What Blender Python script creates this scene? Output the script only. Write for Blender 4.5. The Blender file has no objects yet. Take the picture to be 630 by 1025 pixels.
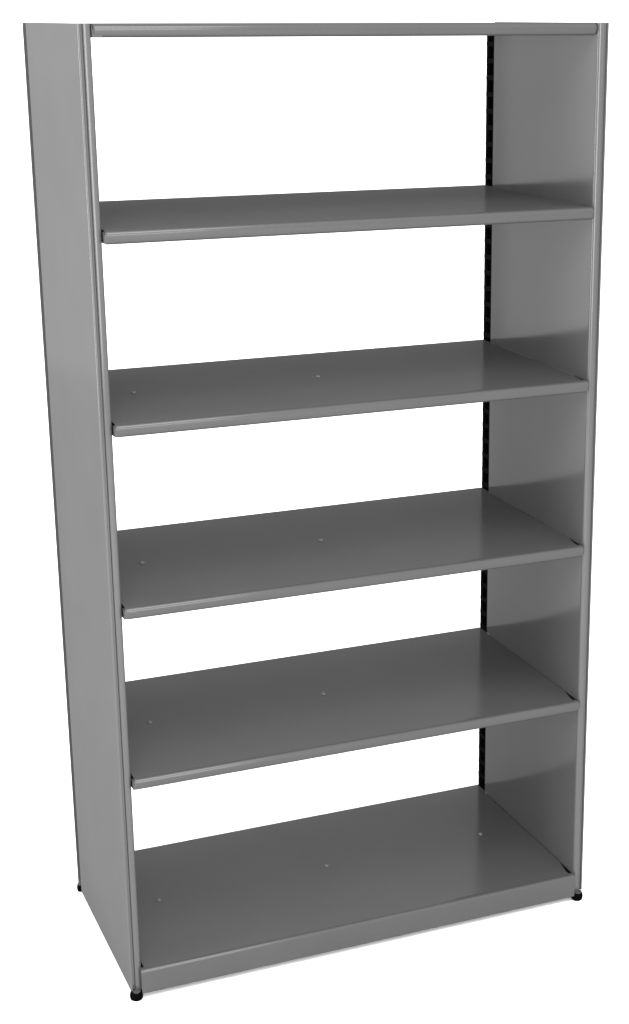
import bpy, bmesh, math
from mathutils import Vector
S = bpy.context.scene
COL = S.collection

# ---------------------------------------------------------------- sizes (m)
W, D, H = 1.10730, 0.50795, 2.0          # overall width, depth, height
PW = 0.0257                              # thickness of a side panel
SHELF_Z = [1.6259, 1.2511, 0.8730, 0.4966]
BASE_Z = 0.0498
LIP = 0.0256

# ---------------------------------------------------------------- materials
def paint(name, base, gloss=0.03, rough=0.16, bump=0.02):
    m = bpy.data.materials.new(name); m.use_nodes = True
    n, l = m.node_tree.nodes, m.node_tree.links
    n.clear()
    out = n.new('ShaderNodeOutputMaterial')
    mix = n.new('ShaderNodeMixShader'); mix.inputs[0].default_value = gloss
    dif = n.new('ShaderNodeBsdfDiffuse'); glo = n.new('ShaderNodeBsdfGlossy')
    glo.inputs['Color'].default_value = (1, 1, 1, 1)
    tc = n.new('ShaderNodeTexCoord')
    # cloudy, barely visible variation of the powder coat
    nz = n.new('ShaderNodeTexNoise'); nz.inputs['Scale'].default_value = 5; nz.inputs['Detail'].default_value = 4
    cr = n.new('ShaderNodeValToRGB')
    a, b = base * 0.96, base * 1.04
    cr.color_ramp.elements[0].position = .3; cr.color_ramp.elements[1].position = .7
    cr.color_ramp.elements[0].color = (a, a, a, 1); cr.color_ramp.elements[1].color = (b, b, b, 1)
    mr = n.new('ShaderNodeMapRange')
    mr.inputs['To Min'].default_value = rough * .85; mr.inputs['To Max'].default_value = rough * 1.2
    fine = n.new('ShaderNodeTexNoise'); fine.inputs['Scale'].default_value = 420; fine.inputs['Detail'].default_value = 2
    bp = n.new('ShaderNodeBump'); bp.inputs['Strength'].default_value = bump; bp.inputs['Distance'].default_value = .001
    for t in (nz, fine): l.new(tc.outputs['Object'], t.inputs['Vector'])
    l.new(nz.outputs['Fac'], cr.inputs['Fac']); l.new(cr.outputs['Color'], dif.inputs['Color'])
    l.new(nz.outputs['Fac'], mr.inputs['Value']); l.new(mr.outputs['Result'], glo.inputs['Roughness'])
    l.new(fine.outputs['Fac'], bp.inputs['Height'])
    for s in (dif, glo): l.new(bp.outputs['Normal'], s.inputs['Normal'])
    l.new(dif.outputs[0], mix.inputs[1]); l.new(glo.outputs[0], mix.inputs[2]); l.new(mix.outputs[0], out.inputs['Surface'])
    return m

GREY = paint('grey_powder_coat', 0.041, 0.0190, 0.17)
PANEL = paint('grey_coat_brightened', 0.047, 0.030, 0.13)  # shelf paint again, lighter and glossier to raise the panels' brightness
SLOT = paint('black_slotted_steel', 0.0025, 0.001, 0.4)
SLOT_SHADE = paint('slot_shade', 0.0005, 0.0, 0.6)  # shade inside the slots put into the colour
RUBBER = paint('black_rubber', 0.0012, 0.0003, 0.45)
ZINC = paint('zinc_rivet', 0.085, 0.03, 0.3)
FLOORM = paint('white_studio_floor', 0.85, 0.0, 0.8, 0.0)

# ---------------------------------------------------------------- helpers
def obj(name, bm, mats, parent=None, smooth=40, loc=(0, 0, 0)):
    bmesh.ops.recalc_face_normals(bm, faces=bm.faces)
    me = bpy.data.meshes.new(name); bm.to_mesh(me); bm.free()
    for m in (mats if isinstance(mats, (list, tuple)) else [mats]): me.materials.append(m)
    for p in me.polygons: p.use_smooth = True
    me.set_sharp_from_angle(angle=math.radians(smooth))
    o = bpy.data.objects.new(name, me); COL.objects.link(o)
    o.parent = parent; o.location = loc
    return o

def prism(bm, pts, axis, a, b):
    """closed outline pts (u,v) swept from a to b along axis ('x': u=y,v=z; 'z': u=x,v=y)"""
    f = (lambda u, v, t: (t, u, v)) if axis == 'x' else (lambda u, v, t: (u, v, t))
    lo = [bm.verts.new(f(u, v, a)) for u, v in pts]
    hi = [bm.verts.new(f(u, v, b)) for u, v in pts]
    n = len(pts)
    for i in range(n):
        bm.faces.new((lo[i], lo[(i + 1) % n], hi[(i + 1) % n], hi[i]))
    bm.faces.new(lo[::-1]); bm.faces.new(hi)

def arc(cx, cy, r, a0, a1, n=6):
    return [(cx + r * math.cos(math.radians(a0 + (a1 - a0) * i / n)),
             cy + r * math.sin(math.radians(a0 + (a1 - a0) * i / n))) for i in range(n + 1)]

def rbox(bm, x0, x1, y0, y1, z0, z1, r, seg=4):
    t = bmesh.new()
    bmesh.ops.create_cube(t, size=1)
    for v in t.verts:
        v.co = Vector((x0 if v.co.x < 0 else x1, y0 if v.co.y < 0 else y1, z0 if v.co.z < 0 else z1))
    if r > 0:
        bmesh.ops.bevel(t, geom=t.edges[:], offset=r, segments=seg, profile=.5, affect='EDGES')
    me = bpy.data.meshes.new('tmp'); t.to_mesh(me); t.free(); bm.from_mesh(me); bpy.data.meshes.remove(me)

def lathe(bm, prof, n=32, c=(0, 0)):
    rings = []
    for r, z in prof:
        rings.append([bm.verts.new((c[0] + r * math.cos(2 * math.pi * i / n), c[1] + r * math.sin(2 * math.pi * i / n), z)) for i in range(n)])
    for A, B in zip(rings, rings[1:]):
        for i in range(n):
            bm.faces.new((A[i], A[(i + 1) % n], B[(i + 1) % n], B[i]))
    bm.faces.new(rings[0][::-1]); bm.faces.new(rings[-1])

# ---------------------------------------------------------------- the unit
unit = bpy.data.objects.new('shelving_unit', None); COL.objects.link(unit)
unit.location = (0, 0, 0)
unit['label'] = 'tall grey painted steel shelving unit with open back, five shelves and a flat top'
unit['category'] = 'shelving unit'

def panel_outline(mirror):
    """left panel seen from above; outer face x=0, front y=0"""
    r1, r2 = .0034, .0080
    p = []
    p += arc(r1, r1, r1, 180, 270, 5)                       # outer sheet edge, front
    p += [(.0042, .0002), (.0052, .0044), (.0092, .0046), (.0104, .0016)]   # seam between sheet and post
    p += arc(.0125, .0022, .0022, 200, 270, 3)
    p += arc(PW - r2, r2, r2, 270, 360, 8)                  # rounded inner edge of the post
    p += arc(PW - .0020, D - .0210, .0020, 0, 90, 4) + [(.0120, D - .0190), (.0120, D)]
    p += [(.0010, D), (0, D - .0006), (0, D - .0022), (.0060, D - .0026), (.0060, D - .0340), (.0004, D - .0344), (0, D - .0350)]
    return [(W - x, y) for x, y in p] if mirror else p

def slotted_strip(parent, mirror):
    """black perforated strip on the inner rear edge of a panel"""
    bm = bmesh.new()
    x0, x1 = .0122, PW - .0022
    y0, y1 = D - .0186, D + .0245
    ya, yb = y0 + .008, y1 - .008                            # slots between ya and yb
    z0, z1, pitch, sh = .0020, H - .004, .0381, .027
    X = (lambda x: W - x) if mirror else (lambda x: x)
    def b(xa, xb, a, c, d, e, mi):
        n0 = len(bm.faces)
        rbox(bm, min(X(xa), X(xb)), max(X(xa), X(xb)), a, c, d, e, 0)
        bm.faces.ensure_lookup_table()
        for f in bm.faces[n0:]: f.material_index = mi
    b(x0, x1, y0, ya, z0, z1, 0); b(x0, x1, yb, y1, z0, z1, 0)
    b(x0, x0 + .0006, ya, yb, z0 + .001, z1 - .001, 1)       # bottom of the slots, coloured black for their shade
    z = z0
    while z < z1:
        e = min(z + pitch - sh, z1)
        b(x0 + .0004, x1 - .0004, ya - .0004, yb + .0004, z, e, 0)
        b(x0 + .0006, x1 - .0006, y1 - .0004, y1 + .0022, z + .001, e - .001, 0)   # hook teeth on the rear edge
        z += pitch
    return obj('slotted_strip', bm, [SLOT, SLOT_SHADE], parent)

def foot(parent, x, y, k=1.0):
    bm = bmesh.new()
    lathe(bm, [(r * k, z) for r, z in [(.0030, .0003), (.0122, -.0003), (.0140, -.0044), (.0152, -.0080), (.0154, -.0130), (.0142, -.0180), (.0108, -.0205)]], c=(x, y))
    f = obj('foot', bm, RUBBER, parent)
    bm = bmesh.new()
    lathe(bm, [(.0092 * k, .0004), (.0092 * k, -.0064), (.0066 * k, -.0084)], 24, c=(x, y - .0032 * k))
    obj('collar', bm, GREY, f)

for mirror in (False, True):
    bm = bmesh.new(); prism(bm, panel_outline(mirror), 'z', 0, H)
    sp = obj('side_panel', bm, PANEL, unit, 30)
    slotted_strip(sp, mirror)
for x, y in ((.0106, -.0020), (W - .0158, -.0020), (.0064, D + .0080), (W - .0064, D + .0080)):
    foot(unit, x, y, .93 if y < .1 else .56)

XA, XB = PW + .0034, W - PW - .0020      # ends of the front lips
YF, YB = -.0110, D + .0265               # front nose and rear edge of the shelves

ENDS = ((.0046, 0), (.0022, .0008), (.0008, .0022), (0, .0045))
def sweep(bm, prof, x0, x1, ends=ENDS):
    """outline prof (y,z) swept along x, its ends rounded by shrinking towards the centre"""
    cy = sum(p[0] for p in prof) / len(prof); cz = sum(p[1] for p in prof) / len(prof)
    rings = []
    seq = [(i, x0 + d) for i, d in ends] + [(i, x1 - d) for i, d in reversed(ends)]
    for ins, x in seq:
        ring = []
        for y, z in prof:
            d = math.hypot(y - cy, z - cz); k = max(0.05, 1 - ins / d)
            ring.append(bm.verts.new((x, cy + (y - cy) * k, cz + (z - cz) * k)))
        rings.append(ring)
    n = len(prof)
    for A, B in zip(rings, rings[1:]):
        for i in range(n): bm.faces.new((A[i], A[(i + 1) % n], B[(i + 1) % n], B[i]))
    bm.faces.new(rings[0][::-1]); bm.faces.new(rings[-1])

def shelf(z, name, kind='shelf'):
    bm = bmesh.new()
    yf = 0.0 if kind == 'top' else YF
    yb = D - .001 if kind == 'top' else YB
    sa, sb = PW + .0012, W - PW - .0030
    # top sheet, 1.4 mm thick; its front corners are notched round the posts
    pts = [(XA + .0022, yf + .006), (XA + .0020, .060), (sa + .0012, .300), (sa, D - .0178), (.0240, D - .0178), (.0240, yb),
           (W - .0240, yb), (W - .0240, D - .0178), (sb, D - .0178), (sb, .066), (XB - .0095, .016), (XB - .0095, yf + .008)]
    prism(bm, pts, 'z', z - .0020, z - .0006)
    # front lip
    if kind == 'base':
        prof = arc(yf + .0070, z - .0070, .0070, 90, 180, 8) + [(yf + .0003, -.004)] + arc(yf + .0035, -.0045, .0032, 180, 260, 4) + [(yf + .014, -.0077), (yf + .014, z)]
    else:
        lip = .0232 if kind == 'top' else LIP
        prof = ([(yf + .016, z)] + arc(yf + .0095, z - .0095, .0095, 90, 175, 10) +
                arc(yf + .0125, z - lip + .0088, .0100, 200, 262, 8) + [(yf + .018, z - lip), (yf + .018, z - .002)])
    sweep(bm, prof, PW - .0035 if kind == 'base' else XA, XB, ((.0016, 0), (.0006, .0006), (0, .0018)) if kind == 'base' else ENDS)
    rbox(bm, sa + .010, sb - .010, yb - .0016, yb - .0002, z - .020, z - .0016, 0)       # rear flange
    for a, b in ((sa + .0002, sa + .0014), (sb - .0014, sb - .0002)):                    # side flanges
        rbox(bm, a, b, max(yf + .004, -.0070) if a < .5 else .068, D - .022, -.0035 if kind == 'base' else z - .024, z - .0032, 0)
    rbox(bm, sa + .0016, sa + .0200, max(yf + .004, -.0070), .310, z - .0235, z - .0080, 0)   # gutter below the left notch
    rbox(bm, sb - .0010, W - PW - .0004, .068, D - .022, z - .0200, z - .0180, 0)             # ledge added to block light from below, darkens the right gap
    rbox(bm, XA + .012, XB - .012, .238, .298, z - .016, z - .0019, 0)                   # stiffener under the sheet
    s = obj(name, bm, GREY, unit, 35)
    if kind != 'top':
        for a, b in ((PW + .0004, XA + .0018), (XB - .0120, W - PW - .0004)):
            bm = bmesh.new()
            rbox(bm, a, b, .0060, .0700, z - .0215, z - .0028, .0008, 2)
            obj('dark_gap_filler', bm, SLOT, s)  # black block added so the shelf corner gaps read as dark
        for rx in {'base': (.138, .5535, .966)}.get(kind, (.138, .5535) if z < 1.5 else ()):
            bm = bmesh.new()
            lathe(bm, [(.0056, z - .0008), (.0054, z + .0004), (.0042, z + .0020), (.0018, z + .0026)], 20, c=(rx, .272))
            obj('rivet', bm, ZINC, s)
    return s

for z in SHELF_Z: shelf(z, 'shelf')
shelf(BASE_Z, 'base_shelf', 'base')
shelf(H - .0008, 'top_shelf', 'top')

# ---------------------------------------------------------------- floor
bm = bmesh.new()
bmesh.ops.create_circle(bm, cap_ends=True, segments=96, radius=60)
fl = obj('floor', bm, FLOORM, None, loc=(0, 0, -.0206))
fl['kind'] = 'structure'

# ---------------------------------------------------------------- light
w = bpy.data.worlds.new('World'); S.world = w; w.use_nodes = True
bg = w.node_tree.nodes['Background']
bg.inputs['Color'].default_value = (1, 1, 1, 1); bg.inputs['Strength'].default_value = 2.6

def area(name, loc, target, size, power):
    L = bpy.data.lights.new(name, 'AREA'); L.shape = 'RECTANGLE'; L.size, L.size_y = size; L.energy = power
    o = bpy.data.objects.new(name, L); COL.objects.link(o); o.location = loc
    o.rotation_euler = (Vector(target) - Vector(loc)).to_track_quat('-Z', 'Y').to_euler()
    return o
area('side_lamp', (-4.5, .0, 1.3), (0, .1, .9), (1.6, 2.4), 290)
area('front_fill', (-.4, -4.6, 1.6), (.4, .1, 1.0), (2.4, 2.4), 190)  # added fill that lifts the lips and posts
area('overhead_fill', (-.3, -2.6, 4.6), (.5, -.1, 0), (2.4, 2.4), 210)  # added fill, whitens the floor at the base and lifts the lips
area('rear_fill', (-3.2, 5.5, 1.7), (.7, .2, 1.0), (5.5, 3.6), 120)  # added fill that brightens the rear of the right panel

# ---------------------------------------------------------------- camera
cd = bpy.data.cameras.new('camera'); cam = bpy.data.objects.new('camera', cd); COL.objects.link(cam)
cam.location = (-0.71632, -3.18406, 2.0125)
cam.rotation_euler = (math.pi / 2 - .29514, 0, -.41205)
cd.sensor_fit = 'VERTICAL'; cd.sensor_height = 36; cd.sensor_width = 36
cd.lens = 1693.853 / 1025 * 36
cd.shift_x = -103.59 / 1025; cd.shift_y = 18.752 / 1025
cd.clip_start = .05; cd.clip_end = 500
S.camera = cam

S.view_settings.view_transform = 'Standard'; S.view_settings.look = 'None'
S.view_settings.exposure = 0; S.view_settings.gamma = 1
